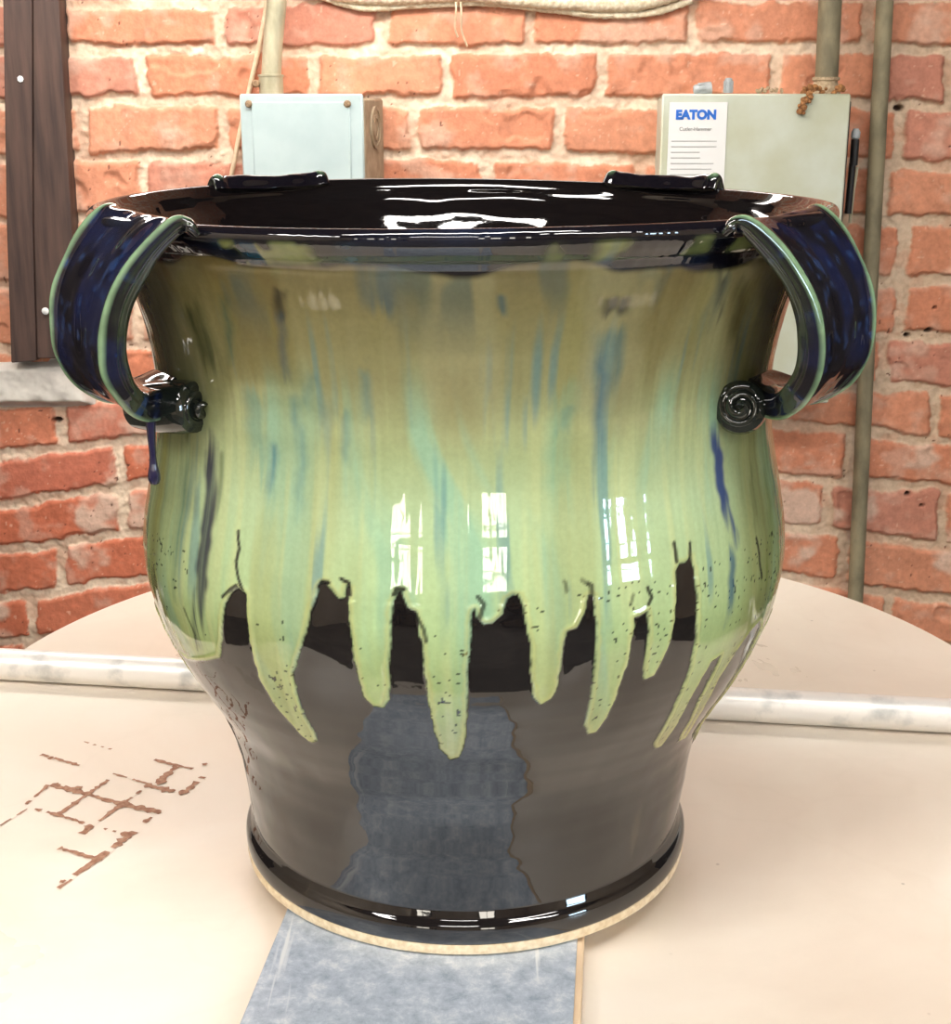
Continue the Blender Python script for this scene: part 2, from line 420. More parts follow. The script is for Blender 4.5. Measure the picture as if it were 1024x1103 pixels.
def build_body(parent):
    # outer profile
    lip = [(0.3425, 0.1752), (0.345, 0.1778), (0.3485, 0.1815), (0.352, 0.1838), (0.3555, 0.1836), (0.3572, 0.1818), (0.3568, 0.1795)]
    foot = [(0.0030, 0.118), (0.0058, 0.1225), (0.0072, 0.1240), (0.0115, 0.1246), (0.0160, 0.1240), (0.0198, 0.1213)]
    outer = np.vstack([catmull(np.array(foot), 6)[:-1], catmull(np.array(PROF[2:] + lip), 10)])
    seg = np.r_[0, np.cumsum(np.hypot(*np.diff(outer, axis=0).T))]
    ns = int(seg[-1] / .0008)
    u = np.linspace(0, seg[-1], ns); zz = np.interp(u, seg, outer[:, 0]); rr = np.interp(u, seg, outer[:, 1])
    inner = catmull(np.array([(0.3568, 0.1795), (0.352, 0.1765), (0.345, .1735), (0.335, 0.1665), (0.32, .159), (0.30, .1535), (0.28, .1505), (0.26, .1500), (0.22, .156), (0.18, .161), (.14, .152), (.10, .132), (.06, .119), (.03, .112), (.02, .08), (.018, .004)]), 8)[1:]
    th = np.concatenate([np.linspace(-R(108), R(108), 760), np.linspace(R(108), R(252), 170)[1:-1]])
    TH, Z = np.meshgrid(th, zz); RR = np.repeat(rr[:, None], len(th), 1)
    # glaze edge as polyline in (arc, height)
    E = hit(EDGE); E[:, 0] *= AS
    # continue round the back with generated drips
    back = []; a = E[-1, 0]; end = E[0, 0] + 2 * PI * AS; rnd = random.Random(3)
    while a < end - .012:
        w = rnd.uniform(.012, .02); g = rnd.uniform(.006, .012); lo = rnd.uniform(.07, .11)
        back += [(a + g, .155), (a + g + w * .25, lo + .012), (a + g + w * .5, lo), (a + g + w * .75, lo + .014), (a + g + w, .15)]; a += g + w
    poly = np.vstack([E, np.array([b for b in back if b[0] < end - .002]), [[end, E[0, 1]]]])
    # shift into [start, start+2pi)
    s = TH * AS; s = np.where(s < poly[0, 0], s + 2 * PI * AS, s)
    wob = (fbm(s * 260, Z * 260, 5, 3) - .5) * .0016
    band = (Z > .03) & (Z < .23)
    D = np.full(s.shape, .05); ins = Z > .17
    sb, zb = s[band] + wob[band], Z[band] + wob[band] * .5
    cnt = np.zeros(sb.shape, int); best = np.full(sb.shape, 9e9)
    for p, q in zip(poly[:-1], poly[1:]):
        d = q - p; t = np.clip(((sb - p[0]) * d[0] + (zb - p[1]) * d[1]) / (d @ d + 1e-12), 0, 1)
        best = np.minimum(best, (sb - p[0] - t * d[0]) ** 2 + (zb - p[1] - t * d[1]) ** 2)
        cr = (min(p[0], q[0]) <= sb) & (sb < max(p[0], q[0]))
        if abs(d[0]) > 1e-9:
            zc = p[1] + (sb - p[0]) / d[0] * d[1]; cnt += (cr & (zc < zb))
    inside = (cnt % 2) == 1
    D[band] = np.sqrt(best) * np.where(inside, 1, -1); D[Z <= .03] = -.05
    G = sstep(-.0004, .0005, D)                                     # green glaze coverage
    # ---- green glaze colour
    zc = Z
    keys = [(.09, lin(172, 168, 130)), (.12, lin(166, 172, 116)), (.145, lin(160, 180, 116)), (.19, lin(172, 198, 144)), (.235, lin(172, 196, 152)), (.262, lin(160, 174, 128)),
            (.295, lin(148, 146, 102)), (.33, lin(142, 134, 90)), (.345, lin(118, 108, 76))]
    kz = [k[0] for k in keys]; col = np.stack([np.interp(zc, kz, [k[1][i] for k in keys]) for i in range(3)], -1)
    st = fbm(s * 62 + 2.4 * noise(s * 12, Z * 10, 8), Z * 7, 21, 4)      # vertical runs
    st2 = fbm(s * 190, Z * 9, 33, 3); st3 = fbm(s * 45, Z * 5, 51, 3); st4 = fbm(s * 420, Z * 14, 77, 2)
    mid = sstep(.12, .17, Z) * (1 - sstep(.27, .31, Z))
    col = mix(col, lin(138, 186, 160), sstep(.50, .72, st) * .65 * mid)
    col = mix(col, lin(196, 204, 146), sstep(.54, .80, st2) * .4 * sstep(.1, .16, Z) * (1 - sstep(.25, .32, Z)))
    col = mix(col, lin(150, 146, 86), sstep(.52, .74, st3) * .35)
    col = mix(col, lin(84, 136, 146), sstep(.64, .80, fbm(s * 130, Z * 10, 91, 3)) * .6 * sstep(.17, .2, Z) * (1 - sstep(.3, .33, Z)))
    col = col * (0.94 + .12 * st4)[..., None]
    up_ = sstep(.255, .30, Z)
    col = mix(col, lin(112, 98, 52), sstep(.46, .66, fbm(s * 24 + 3, Z * 9, 101, 4)) * .55 * up_)
    col = mix(col, lin(168, 164, 124), sstep(.52, .70, fbm(s * 34 + 9, Z * 12, 103, 4)) * .45 * up_)
    col = mix(col, lin(60, 92, 96), sstep(.60, .74, fbm(s * 55 + 2, Z * 16, 105, 3)) * .5 * sstep(.30, .335, Z))
    # olive flanks: partly the glaze's own tone, partly side shading put into the colour
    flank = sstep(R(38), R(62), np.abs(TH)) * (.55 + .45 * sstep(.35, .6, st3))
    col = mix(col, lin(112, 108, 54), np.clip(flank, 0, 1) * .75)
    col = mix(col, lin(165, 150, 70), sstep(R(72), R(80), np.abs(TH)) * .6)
    # black specks on the lower green
    sp = (noise(s * 620, Z * 620, 62) > .875) & (noise(s * 1400, Z * 1400, 63) > .35) & (Z < .205) & (fbm(s * 40, Z * 40, 64, 2) > .47)
    col = np.where(sp[..., None], lin(30, 40, 32), col)
    # drip tips turn ochre
    tip = sstep(.125, .095, Z) if False else 1 - sstep(.10, .128, Z)
    col = mix(col, lin(158, 150, 104), tip * .7)
    # pale rounded rim of each run
    col = mix(col, lin(190, 190, 120), np.exp(-((D - .0014) / .0009) ** 2) * .45)
    # strokes
    k_arc = .56 / F * 1.0
    for pts, w, c, a_, soft in STROKES:
        P = hit(pts); P[:, 0] *= AS
        wx = w / 2 * .00041; sf = soft * .00041
        lo, hi = P[:, 1].min() - .03, P[:, 1].max() + .03
        sel = (Z > lo) & (Z < hi) & (np.abs(TH * AS - P[:, 0].mean()) < .09)
        if not sel.any(): continue
        ss = (TH * AS)[sel]; zs = Z[sel]
        d = seg_dist(ss + (noise(zs * 160, ss * 30, int(w * 7)) - .5) * .0025 * min(1, w / 8), zs * 1.0, P)
        m = (1 - sstep(wx - sf * (.3 if w < 5 else .9), wx + sf * (1 if w < 5 else 1.5), d)) * a_ * (1 if w < 5 else .85)
        if w > 4:
            z0_, z1_ = P[:, 1].min(), P[:, 1].max(); ln_ = z1_ - z0_
            m = np.clip(m, 0, 1) * sstep(z0_ - ln_ * .12, z0_ + ln_ * .3, zs + (fbm(ss * 300, ss * 0, 19, 3) - .5) * ln_ * .8) * (1 - sstep(z1_ - ln_ * .12, z1_ + ln_ * .12, zs + (fbm(ss * 300, ss * 0 + 5, 18, 3) - .5) * ln_ * .5))
        if w > 4: m = m * (.55 + .45 * sstep(.3, .6, fbm(ss * 260, zs * 14, 12, 3)))
        col[sel] = mix(col[sel], c, m)
    # rim band: black / indigo with yellow green and blue breaks
    edge_rim = .3405 + (fbm(s * 30, s * 0 + 3.1, 41, 3) - .5) * .013
    band_m = sstep(-.0016, .0016, Z - edge_rim)
    rimc = np.zeros_like(col) + lin(16, 15, 22)
    brk = fbm(s * 34, Z * 30, 44, 3); px_s = TH * AS
    rimc = mix(rimc, lin(30, 42, 66), sstep(.5, .75, brk) * .5)
    rimc = mix(rimc, lin(118, 130, 80), sstep(.70, .80, fbm(s * 40, Z * 60, 46, 2)) * sstep(.343, .346, Z) * (1 - sstep(.351, .353, Z)) * .8)
    for (x0, x1) in ((256, 345), (378, 388), (588, 596), (634, 662)):
        a0, a1 = hit_pot(x0, 275)[0], hit_pot(x1, 275)[0]
        mk = sstep(a0 - .03, a0 + .03, TH) * (1 - sstep(a1 - .03, a1 + .03, TH)) * sstep(.339, .346, Z) * sstep(.30, .55, fbm(s * 80, Z * 90, 10, 3)) * (1 - sstep(.350, .353, Z))
        rimc = mix(rimc, mix(np.zeros_like(col) + lin(140, 150, 84), lin(40, 84, 110), sstep(.4, .6, noise(s * 130, Z * 60, 9))), np.clip(mk, 0, 1) * .85)
    col = mix(col, rimc, band_m)
    # black glaze
    blk = np.zeros_like(col) + lin(20, 18, 19)
    blk = blk * (.8 + .5 * fbm(s * 60, Z * 60, 71, 3))[..., None]
    blk = mix(blk, lin(96, 82, 58), sstep(.62, .75, fbm(s * 120, Z * 20, 72, 3)) * .25 * (1 - sstep(.05, .09, Z)) * sstep(R(20), R(45), np.abs(TH)))
    full = mix(blk, col, G)
    full[Z < .0058 + .0012 * (fbm(s * 25, s * 0, 27, 3) - .3)] = lin(216, 196, 160)
    # ---- relief
    disp = G * .0007 * sstep(-.0002, .0016, D) + .0006 * np.exp(-((D - .0012) / .0012) ** 2) * (Z < .2)
    disp += (fbm(s * 22, Z * 16, 81, 3) - .5) * .0012 * sstep(.02, .05, Z)
    disp += (fbm(s * 6, Z * 90, 84, 2) - .5) * .0007 * sstep(.02, .05, Z)          # throwing rings
    disp += (np.abs(st2 - .5)) * .0005 * G
    disp += -.0007 * np.exp(-((Z - .340) / .0016) ** 2)
    wav = .0012 * np.sin(2 * TH + .6) * sstep(.33, .357, Z)
    rad = RR + disp * sstep(.018, .024, Z) * (1 - sstep(.354, .357, Z))
    Po = np.stack([rad * np.sin(TH), -rad * np.cos(TH), Z + wav], -1)
    THi, Zi = np.meshgrid(th, inner[:, 0]); Ri = np.repeat(inner[:, 1][:, None], len(th), 1)
    Ri = Ri + (fbm(THi * 3 + 9, Zi * 60, 95, 3) - .5) * .0016 * sstep(.355, .34, Zi) if False else Ri + (fbm(THi * 3 + 9, Zi * 60, 95, 3) - .5) * .0016 * (Zi < .35)
    Pi = np.stack([Ri * np.sin(THi), -Ri * np.cos(THi), Zi + .0012 * np.sin(2 * THi + .6) * sstep(.30, .357, Zi)], -1)
    ci = np.zeros(Pi.shape) + lin(14, 12, 14)
    ci = mix(ci, lin(60, 44, 34), sstep(.45, .7, fbm(THi * 8, Zi * 30, 97, 3)) * sstep(R(120), R(85), np.abs(THi)) * .0)
    P = np.concatenate([Po, Pi]); cc = np.concatenate([full, ci])
    P = np.concatenate([P, np.zeros((1, len(th), 3)) + [0, 0, .018]]); cc = np.concatenate([cc, ci[-1:]])
    me = grid_mesh('body', P, wrap=True, col=cc)
    return link('body', me, M_glaze, parent)


pot = thing('ceramic_pot', 'large four-handled stoneware pot, green and blue glaze dripping over glossy black, on the grey board', 'pot', (0, 0, TS))
body = build_body(pot)
fb = MB(); fb.lathe([(0.1150, 0), (0.1220, 0.0002), (0.1236, 0.0012), (0.1242, 0.0040), (.1240, .0064), (.1210, .0070), (0.1150, .006)], 160)
foot = fb.build('foot_ring', M_clay); foot.parent = pot; foot['label'] = 'unglazed cream foot ring'


# ---- strap handles: path in (radius, height); first points lie on the rim
def handle(parent, side, beta, front=True, seed=1):
    B = R(beta)
    er = np.array([side * math.cos(B), (-1 if front else 1) * math.sin(B), 0.]); ez = np.array([0, 0, 1.])
    t = np.array([-side * math.sin(B), (-1 if front else 1) * math.cos(B), 0.])
    path = np.array([(.1715, .3535), (.1755, .3590), (.1815, .3580), (.1925, .3430), (.2005, .3260), (.2040, .3090), (.2030, .2930), (.1960, .2795), (.1850, .2710), (.1710, .2690), (.1575, .2730)])
    cw = [(.096, .022), (.095, .022), (.090, .018), (.082, .008), (.076, .002), (.072, 0), (.069, 0), (.064, .001), (.052, .000), (.040, -.004), (.030, -.006)]
    if not front:
        cw = [(.080, 0)] * 4 + cw[4:]; path[:3, 1] += [.002, .0035, .003]; path[:3, 0] += .001
    thk = [.004, .006, .0075, .0095, .0105, .011, .011, .011, .0115, .012, .012]
    n = 9
    Pp = catmull(path, n); W = catmull(np.array(cw), n); K = catmull(np.array([(k, 0) for k in thk]), n)[:, 0]
    T = np.gradient(Pp, axis=0); T /= np.hypot(*T.T)[:, None]
    nrm = np.stack([-T[:, 1], T[:, 0]], -1)
    nrm *= np.sign((nrm[len(nrm) // 2] @ np.array([1, 0])))
    # cross section: list of (u in -1..1 across, n depth 0..-1, extra outward m)
    sec = []
    for i in range(33):
        u = -1 + 2 * i / 32
        ridge = math.exp(-((abs(u) - .90) / .07) ** 2) * .0016 - .0012 * (1 - u * u)
        sec.append((u, 0.0 if abs(u) < .96 else -.12, ridge, abs(u)))
    for u, d in ((1.0, -.3), (1.015, -.45), (.99, -.56), (1.0, -.7), (.985, -.85), (.94, -.97), (.88, -1.0)): sec.append((u, d, 0, 2 + d))
    for i in range(9): sec.append((.8 - 1.6 * i / 8, -1.0, 0, 3))
    for u, d in ((-.88, -1.0), (-.94, -.97), (-.985, -.85), (-1.0, -.7), (-.99, -.56), (-1.015, -.45), (-1.0, -.3)): sec.append((u, d, 0, 2 + d))
    sec = np.array(sec); m = len(Pp)
    P = np.zeros((m, len(sec), 3)); col = np.zeros((m, len(sec), 3))
    for i in range(m):
        w, sh = W[i]; k = K[i]
        for j, (u, d, ridge, cls) in enumerate(sec):
            wob = (float(noise(i * .13 + seed * 9, j * .22, 5)) - .5) * .0016
            off = nrm[i] * (d * k + ridge + wob)
            q = Pp[i] + off
            P[i, j] = er * q[0] + ez * q[1] + t * (u * w / 2 + sh)
    ii, jj = np.meshgrid(np.arange(m), np.arange(len(sec)), indexing='ij')
    U = sec[jj, 0]; CL = sec[jj, 3]; ll = ii / m
    nv = fbm(ll * 9 + seed * 3, U * 3.1, 3, 4); n2 = fbm(ll * 34, U * 11 + seed, 6, 3)
    col = col + lin(15, 14, 22)
    fade = sstep(.06, .3, ll) * (1 - sstep(.82, .95, ll))
    col = mix(col, lin(20, 28, 62), sstep(.45, .68, nv) * fade * .8)
    col = mix(col, lin(52, 84, 140), sstep(.68, .80, n2) * fade * .4)
    r_ = np.exp(-((np.abs(U) - .91) / .06) ** 4) * (CL < .985) * (.75 + .25 * sstep(.3, .6, n2)) * sstep(.05, .15, ll) * (1 - sstep(.86, .98, ll))
    col = mix(col, lin(140, 176, 136), np.clip(r_, 0, 1) * .95)
    side_ = (CL > 1.01) & (CL < 2.2)
    stv = fbm(ll * 5, CL * 14, 9, 3)
    col = np.where((side_)[..., None], mix(mix(col, lin(62, 72, 52), sstep(.52, .70, stv) * .7), lin(20, 20, 24), sstep(.5, .3, stv) * 0), col)
    # cap rows
    P = np.concatenate([P[:1] * 0 + P[0].mean(0), P, P[-1:] * 0 + P[-1].mean(0)]); col = np.concatenate([col[:1], col, col[-1:]])
    me = grid_mesh('handle', P, wrap=True, col=col)
    o = link('handle', me, M_glaze, parent)
    sd = o.modifiers.new('sub', 'SUBSURF'); sd.levels = 2; sd.render_levels = 2
    return o, er, t, ez


def set_col(me, c):
    at = me.color_attributes.new('tint', 'FLOAT_COLOR', 'POINT')
    for d in at.data: d.color = (*c, 1)


def glaze_part(mb, name, parent, c):
    o = mb.build(name, M_glaze); o.parent = parent; set_col(o.data, c); return o


for side, front in ((-1, True), (1, True), (-1, False), (1, False)):
    h, er, t, ez = handle(pot, side, 34 if front else 49, front, seed=2 + side + 3 * front)
    # rolled scroll where the strap meets the belly
    th_ = hit_pot(*((784, 438) if side > 0 else (212, 452)))[0] if front else side * R(135)
    zc0 = .272; out_ = np.array([math.sin(th_), -math.cos(th_), 0.]); c = out_ * (body_r(zc0) + .006) + ez * zc0
    if front:
        fc = np.array([-out_[0] * .25, -1, .25]) if side > 0 else np.array([.9, -.55, .1]); fc /= np.linalg.norm(fc)
    else: fc = t
    ax = Vector(fc); Q = ax.to_track_quat('Z', 'Y').to_matrix(); ex_, ey_ = np.array(Q.col[0]), np.array(Q.col[1])
    mb = MB(); pts = []; rad = []
    for k in range(60):
        a = k / 59 * 4.2 * PI; rr_ = .0092 * (1 - k / 59) ** .8 + .0002
        pts.append(c + fc * (.0055 + .007 * (k / 59) ** 2) + ex_ * (rr_ * math.cos(a + 1.2)) * side + ey_ * (rr_ * math.sin(a + 1.2))); rad.append(.0026 - .0006 * k / 59)
    mb.tube(pts, rad, 12)
    M = Matrix.Translation(Vector(c)) @ Q.to_4x4()
    mb.lathe([(.002, -.030), (.0105, -.028), (.0122, -.015), (.0124, 0), (.0116, .006), (.009, .0078), (.002, .0082)], 28, M)
    glaze_part(mb, 'scroll', h, tuple(lin(34, 40, 36)))
    if side == -1 and front:
        # hanging drop of glaze
        B = R(34); off = .02
        rr0 = ray(163, 468); s_ = (off - CAM @ t) / (rr0 @ t); top = CAM + rr0 * s_ - np.array([0, 0, TS])
        prof = [(.0022, .006), (.0019, 0), (.0016, -.006), (.0015, -.010), (.0019, -.014), (.0027, -.018), (.0028, -.0205), (.0020, -.0225), (.0005, -.0233)]
        mb = MB(); mb.lathe(prof[::-1], 20, Matrix.Translation(Vector(top)))
        d = glaze_part(mb, 'glaze_drop', h, tuple(lin(34, 32, 66))); d['label'] = 'hanging teardrop of dark violet glaze'

# ------------------------------------------------------------------ board under the pot
la, lb = on_z(305, 975, TS)[:2], on_z(262, 1103, TS)[:2]
ra, rb = on_z(633, 1010, TS)[:2], on_z(621, 1103, TS)[:2]
dirn = np.array([-.100, -.995]); ctr = (la + lb + ra + rb) / 4
perp = np.array([.995, -.100]); wd = abs((((ra + rb) - (la + lb)) / 2) @ perp)
board = thing('board', 'narrow grey metal-faced board, scuffed, sticking out from under the pot', 'board', (0, 0, 0))
ang = math.atan2(dirn[0], -dirn[1])
rotm = Matrix.Rotation(ang, 3, 'Z') if True else None
rotm = Matrix(((perp[0], -dirn[0], 0), (perp[1], -dirn[1], 0), (0, 0, 1)))
cb = ctr + dirn * (-.055)
mb = MB(); mb.box((cb[0], cb[1], (TS - .0015) / 2), (wd, .40, TS - .0015), rotm, .001); mb.build('wooden_core', M_slabedge, board)
mb = MB(); mb.box((cb[0] - .0015, cb[1], TS - .0008), (wd - .004, .398, .0016), rotm, .0005); mb.build('metal_face', M_slab, board)

# ------------------------------------------------------------------ table
table = thing('work_table', 'round-ended work table covered in pale kraft paper, under the pot', 'table', (0, .0, -.762))
cx, cy, rad = .018, .205, .384
out = [(cx + rad * math.cos(a), cy + rad * math.sin(a)) for a in np.linspace(0, PI, 97)]
out += [(cx - rad, y) for y in np.linspace(cy, -.28, 12)[1:]]
out += [(cx - rad + .03, -.315), (cx + rad - .03, -.315)]
out += [(cx + rad, y) for y in np.linspace(-.28, cy, 12)[:-1]]
n = len(out)


def prism(mb, out, z0, z1):
    n = len(out)
    mb.add([(x, y, z0) for x, y in out] + [(x, y, z1) for x, y in out], [tuple(range(n))[::-1], tuple(range(n, 2 * n))] + [(i, (i + 1) % n, n + (i + 1) % n, n + i) for i in range(n)])
    return mb


prism(MB(), [(cx + (x - cx) * .994, cy + (y - cy) * .994) for x, y in out], -.028, -.0016).build('tabletop', M_tableedge, table)
prism(MB(), out, -.0016, 0).build('paper_cover', M_table, table)
for sx in (-1, 1):
    for yy in (.32, -.25):
        mb = MB(); mb.box((cx + sx * .25, yy, -.395), (.05, .05, .734), None, .004); mb.build('leg', M_tableedge, table)
# rust-brown lattice mark on the paper
SEG = [((135, 222), (260, 258), 5), ((275, 180), (380, 210), 3), ((160, 322), (85, 385), 4), ((165, 322), (290, 352), 5), ((205, 330), (400, 385), 7),
       ((355, 305), (290, 350), 5), ((290, 350), (190, 420), 6), ((115, 400), (240, 435), 5), ((240, 435), (300, 458), 4), ((400, 385), (325, 440), 5),
       ((400, 385), (525, 412), 8), ((400, 385), (470, 335), 4), ((370, 285), (500, 322), 3), ((475, 322), (600, 350), 8), ((520, 312), (578, 262), 7),
       ((505, 240), (630, 270), 5), ((600, 350), (665, 295), 6), ((525, 412), (470, 445), 6), ((302, 456), (250, 495), 8), ((340, 465), (400, 480), 3),
       ((440, 475), (320, 565), 9), ((320, 565), (245, 618), 9), ((195, 528), (315, 565), 5), ((235, 632), (190, 660), 5), ((0, 455), (90, 400), 2)]
mb = MB(); rnd = random.Random(8)


def tp(X, Y): p = on_z(X / 3.04, 740 + Y / 3.04, 0.0); return np.array([p[0], p[1]])


zof = 0.0
for a, b, w in SEG:
    zof += .000006
    a = tp(*a); b = tp(*b); d = b - a; Ln = np.hypot(*d); d /= Ln; pn = np.array([-d[1], d[0]]); k = max(3, int(Ln / .0022)); run = []
    gap = .30 if w < 5 else .07

    def flush(run):
        if len(run) < 2: return
        v = []; f = []
        for q, h1, h2 in run: v += [(*(q + pn * h1), .0003 + zof), (*(q - pn * h2), .0003 + zof)]
        for i in range(len(run) - 1): f.append((2 * i, 2 * i + 1, 2 * i + 3, 2 * i + 2))
        mb.add(v, f)
    for i in range(k + 1):
        if rnd.random() < gap and len(run) > 1: flush(run); run = []; continue
        q = a + d * Ln * i / k; hw = w * .00030 * rnd.uniform(.5, 1.5); run.append((q, hw * rnd.uniform(.6, 1.3), hw * rnd.uniform(.6, 1.3)))
    flush(run)
for (X, Y, r_) in ((165, 235, 8), (183, 322, 11), (290, 350, 10), (405, 386, 17), (525, 312, 15), (596, 348, 12), (185, 420, 9), (408, 484, 11), (322, 565, 15), (290, 460, 10), (572, 262, 8), (520, 410, 9), (260, 332, 9), (205, 640, 7), (670, 256, 7)):
    p = tp(X, Y); m_ = 11; zof += .000004; v = [(p[0] + r_ * .00030 * rnd.uniform(.5, 1.2) * math.cos(2 * PI * j / m_), p[1] + r_ * .00030 * rnd.uniform(.5, 1.2) * math.sin(2 * PI * j / m_), .0005 + zof) for j in range(m_)]
    mb.add(v, [tuple(range(m_))])
mk = mb.build('lattice_stain', M_mark, table, smooth=False); mk['label'] = 'rust-brown lattice-shaped stain'

# ------------------------------------------------------------------ pipe lying on the table
pr = .0118
pa, pb = on_z(0, 715, pr), on_z(1024, 771, pr); dv = (pb - pa) / np.linalg.norm(pb - pa)
mid_ = (pa + pb) / 2
p0 = mid_ - dv * .46; p1 = mid_ + dv * .52
o = MB().tube([p0 + (p1 - p0) * k / 60 for k in range(61)], pr, 32).build('metal_pipe', M_tubetop)
tag(o, 'dusty silver-white metal pipe lying across the table behind the pot', 'pipe')

# ------------------------------------------------------------------ brick wall
WY = 1.18
XS = [0, 150, 500, 850, 1024]
LINES = [[2, 3, -4, -2, -3], [56, 55, 53, 52, 54], [111, 109, 110, 112, 116], [170, 168, 168, 176, 180], [236, 234, 230, 236, 240], [308, 303, 295, 300, 303],
         [376, 370, 355, 360, 364], [436, 426, 410, 414, 420], [492, 474, 455, 456, 476], [545, 522, 500, 514, 526], [592, 571, 555, 566, 588], [645, 623, 608, 620, 646], [692, 678, 665, 675, 700]]
JOINTS = {0: [238, 412, 570, 743, 933], 1: [154, 337, 480, 648, 835, 950, 1022], 2: [90, 243, 447, 603, 775, 969], 3: [156, 335, 525, 690, 880, 950], 4: [80, 250, 430, 600, 760, 972],
          5: [150, 330, 500, 670, 820, 971], 6: [60, 230, 400, 570, 750, 950], 7: [66, 240, 410, 590, 770, 1005], 8: [129, 300, 470, 640, 800, 913], 9: [-30, 134, 300, 480, 650, 800, 890, 1015],
          10: [66, 172, 340, 510, 680, 830, 907], 11: [35, 205, 370, 540, 710, 850, 958]}


def build_wall():
    xs = np.concatenate([np.arange(-2.6, -.72, .012), np.arange(-.72, .74, .0019), np.arange(.74, 3.21, .012)])
    zs = np.concatenate([np.arange(-.762, -.36, .012), np.arange(-.36, .66, .0019), np.arange(.66, 2.02, .012)])
    X, Zg = np.meshgrid(xs, zs)
    # course lines -> z
    lx = []; lz = []
    for l in LINES:
        q = [on_y(px, py, WY) for px, py in zip(XS, l)]
        lx.append([p[0] for p in q]); lz.append([p[2] for p in q])
    LZ = np.array([np.interp(xs, np.array(a), np.array(b)) for a, b in zip(lx, lz)])          # lines x cols, descending z
    kern = np.hanning(81); kern /= kern.sum()
    dense = (xs > -.72) & (xs < .74)
    for i in range(len(LZ)):
        dd = LZ[i][dense]; LZ[i][dense] = np.convolve(np.pad(dd, 40, mode='edge'), kern, 'valid')
    top = LZ[0]; up = [top + .07 * k for k in range(22, 0, -1)]; dn = [LZ[-1] - .07 * k for k in range(1, 10)]
    A = np.vstack(up + [LZ] + dn); nu = 22
    wx = (fbm(X * 26, Zg * 26, 1, 4) - .5) * .013; wz = (fbm(X * 26 + 40, Zg * 26, 2, 4) - .5) * .012
    Xw = X + wx; Zw = Zg + wz
    row = np.zeros(X.shape, int)
    for i in range(len(A)): row += (Zw < A[i][None, :])
    row = np.clip(row, 1, len(A) - 1)
    ci = np.arange(len(xs))[None, :]
    zt = A[row - 1, ci]; zb = A[row, ci]
    dz = np.minimum(zt - Zw, Zw - zb)
    jd = np.full(X.shape, .1); bid = np.zeros(X.shape, int)
    for r_ in np.unique(row):
        k = r_ - 1 - nu
        zmid = float(np.mean((A[r_ - 1] + A[r_]) / 2))
        if k in JOINTS:
            ym = np.mean(LINES[k]) + 28
            jx = [on_y(p, ym, WY)[0] for p in JOINTS[k]]
        else: jx = [-.55 + (.105 if r_ % 2 else 0)]
        while jx[0] > -2.7: jx.insert(0, jx[0] - .207)
        while jx[-1] < 3.3: jx.append(jx[-1] + .207)
        jx = np.array(jx); s_ = row == r_
        i1 = np.clip(np.searchsorted(jx, Xw[s_]), 1, len(jx) - 1)
        jd[s_] = np.minimum(Xw[s_] - jx[i1 - 1], jx[i1] - Xw[s_]); bid[s_] = i1
    hm = .0074 + .0025 * (fbm(X * 9, Zg * 9, 12, 2) - .5) * 2
    qx = jd - hm; qz = dz - hm * .92; rr = .0035
    ax_ = np.minimum(qx - rr, 0); az_ = np.minimum(qz - rr, 0)
    D = np.minimum(np.minimum(qx, qz), rr) - 0
    D = np.where((qx < rr) & (qz < rr), rr - np.hypot(np.minimum(qx - rr, 0), np.minimum(qz - rr, 0)), np.minimum(qx, qz))
    D = D + (fbm(X * 70, Zg * 70, 14, 4) - .5) * .0065 + (fbm(X * 210, Zg * 210, 15, 2) - .5) * .0025
    mask = sstep(-.0012, .0016, D)
    b1 = _h(row, bid, 5); b2 = _h(row, bid, 6); b3 = _h(row, bid, 7)
    # smear of mortar over some bricks
    sm = sstep(.60, .74, fbm(X * 13 + 5, Zg * 16, 22, 4)); sm2 = sstep(.57, .80, fbm(X * 30, Zg * 34, 25, 4))
    low = 1 - sstep(-.12, .12, Zg); lefty = 1 - sstep(-.5, -.1, X); righty = sstep(.3, .6, X)
    br = np.zeros(X.shape + (3,)) + lin(206, 138, 106)
    br = mix(br, lin(194, 114, 82), b1 * .6); br = mix(br, lin(212, 152, 122), b2 * .55)
    br = mix(br, lin(182, 124, 112), (b3 > .75) * .5 + 0 * b3)
    br = mix(br, lin(194, 96, 66), low * lefty * .6)
    br = br * (.86 + .28 * fbm(X * 60, Zg * 60, 31, 4))[..., None]
    br = mix(br, lin(212, 176, 156), sm2 * .45); br = mix(br, lin(216, 188, 168), sm * (.45 + .4 * low))
    chalk = (noise(X * 260, Zg * 260, 35) > .93) * .5 * (noise(X * 40, Zg * 40, 36) > .45)
    br = mix(br, lin(228, 190, 165), chalk)
    pit = (noise(X * 230, Zg * 230, 45) > .965) & (fbm(X * 10, Zg * 10, 46, 2) > .5)
    mo = np.zeros(X.shape + (3,)) + lin(214, 188, 164)
    mo = mix(mo, lin(226, 206, 182), sstep(.4, .65, fbm(X * 40, Zg * 40, 51, 4)))
    mo = mix(mo, lin(196, 172, 146), righty * .7); mo = mix(mo, lin(200, 156, 130), sstep(.56, .7, fbm(X * 24, Zg * 24, 52, 3)) * .5)
    col = mix(mo, br, mask)
    col = np.where(pit[..., None], lin(110, 70, 55), col)
    hgt = .0065 * sstep(-.002, .0045, D) + (fbm(X * 45, Zg * 45, 61, 4) - .5) * (.0065 * (1 - mask) + .0022 * mask)
    hgt += (b2 - .5) * .003 * mask + (fbm(X * 140, Zg * 140, 63, 3) - .5) * (.0042 * (1 - mask) + .0007 * mask) + sm * .0015 * mask
    hgt -= pit * .002
    hgt += -.004 * sstep(.70, .8, fbm(X * 17 + 9, Zg * 17, 66, 3)) * mask
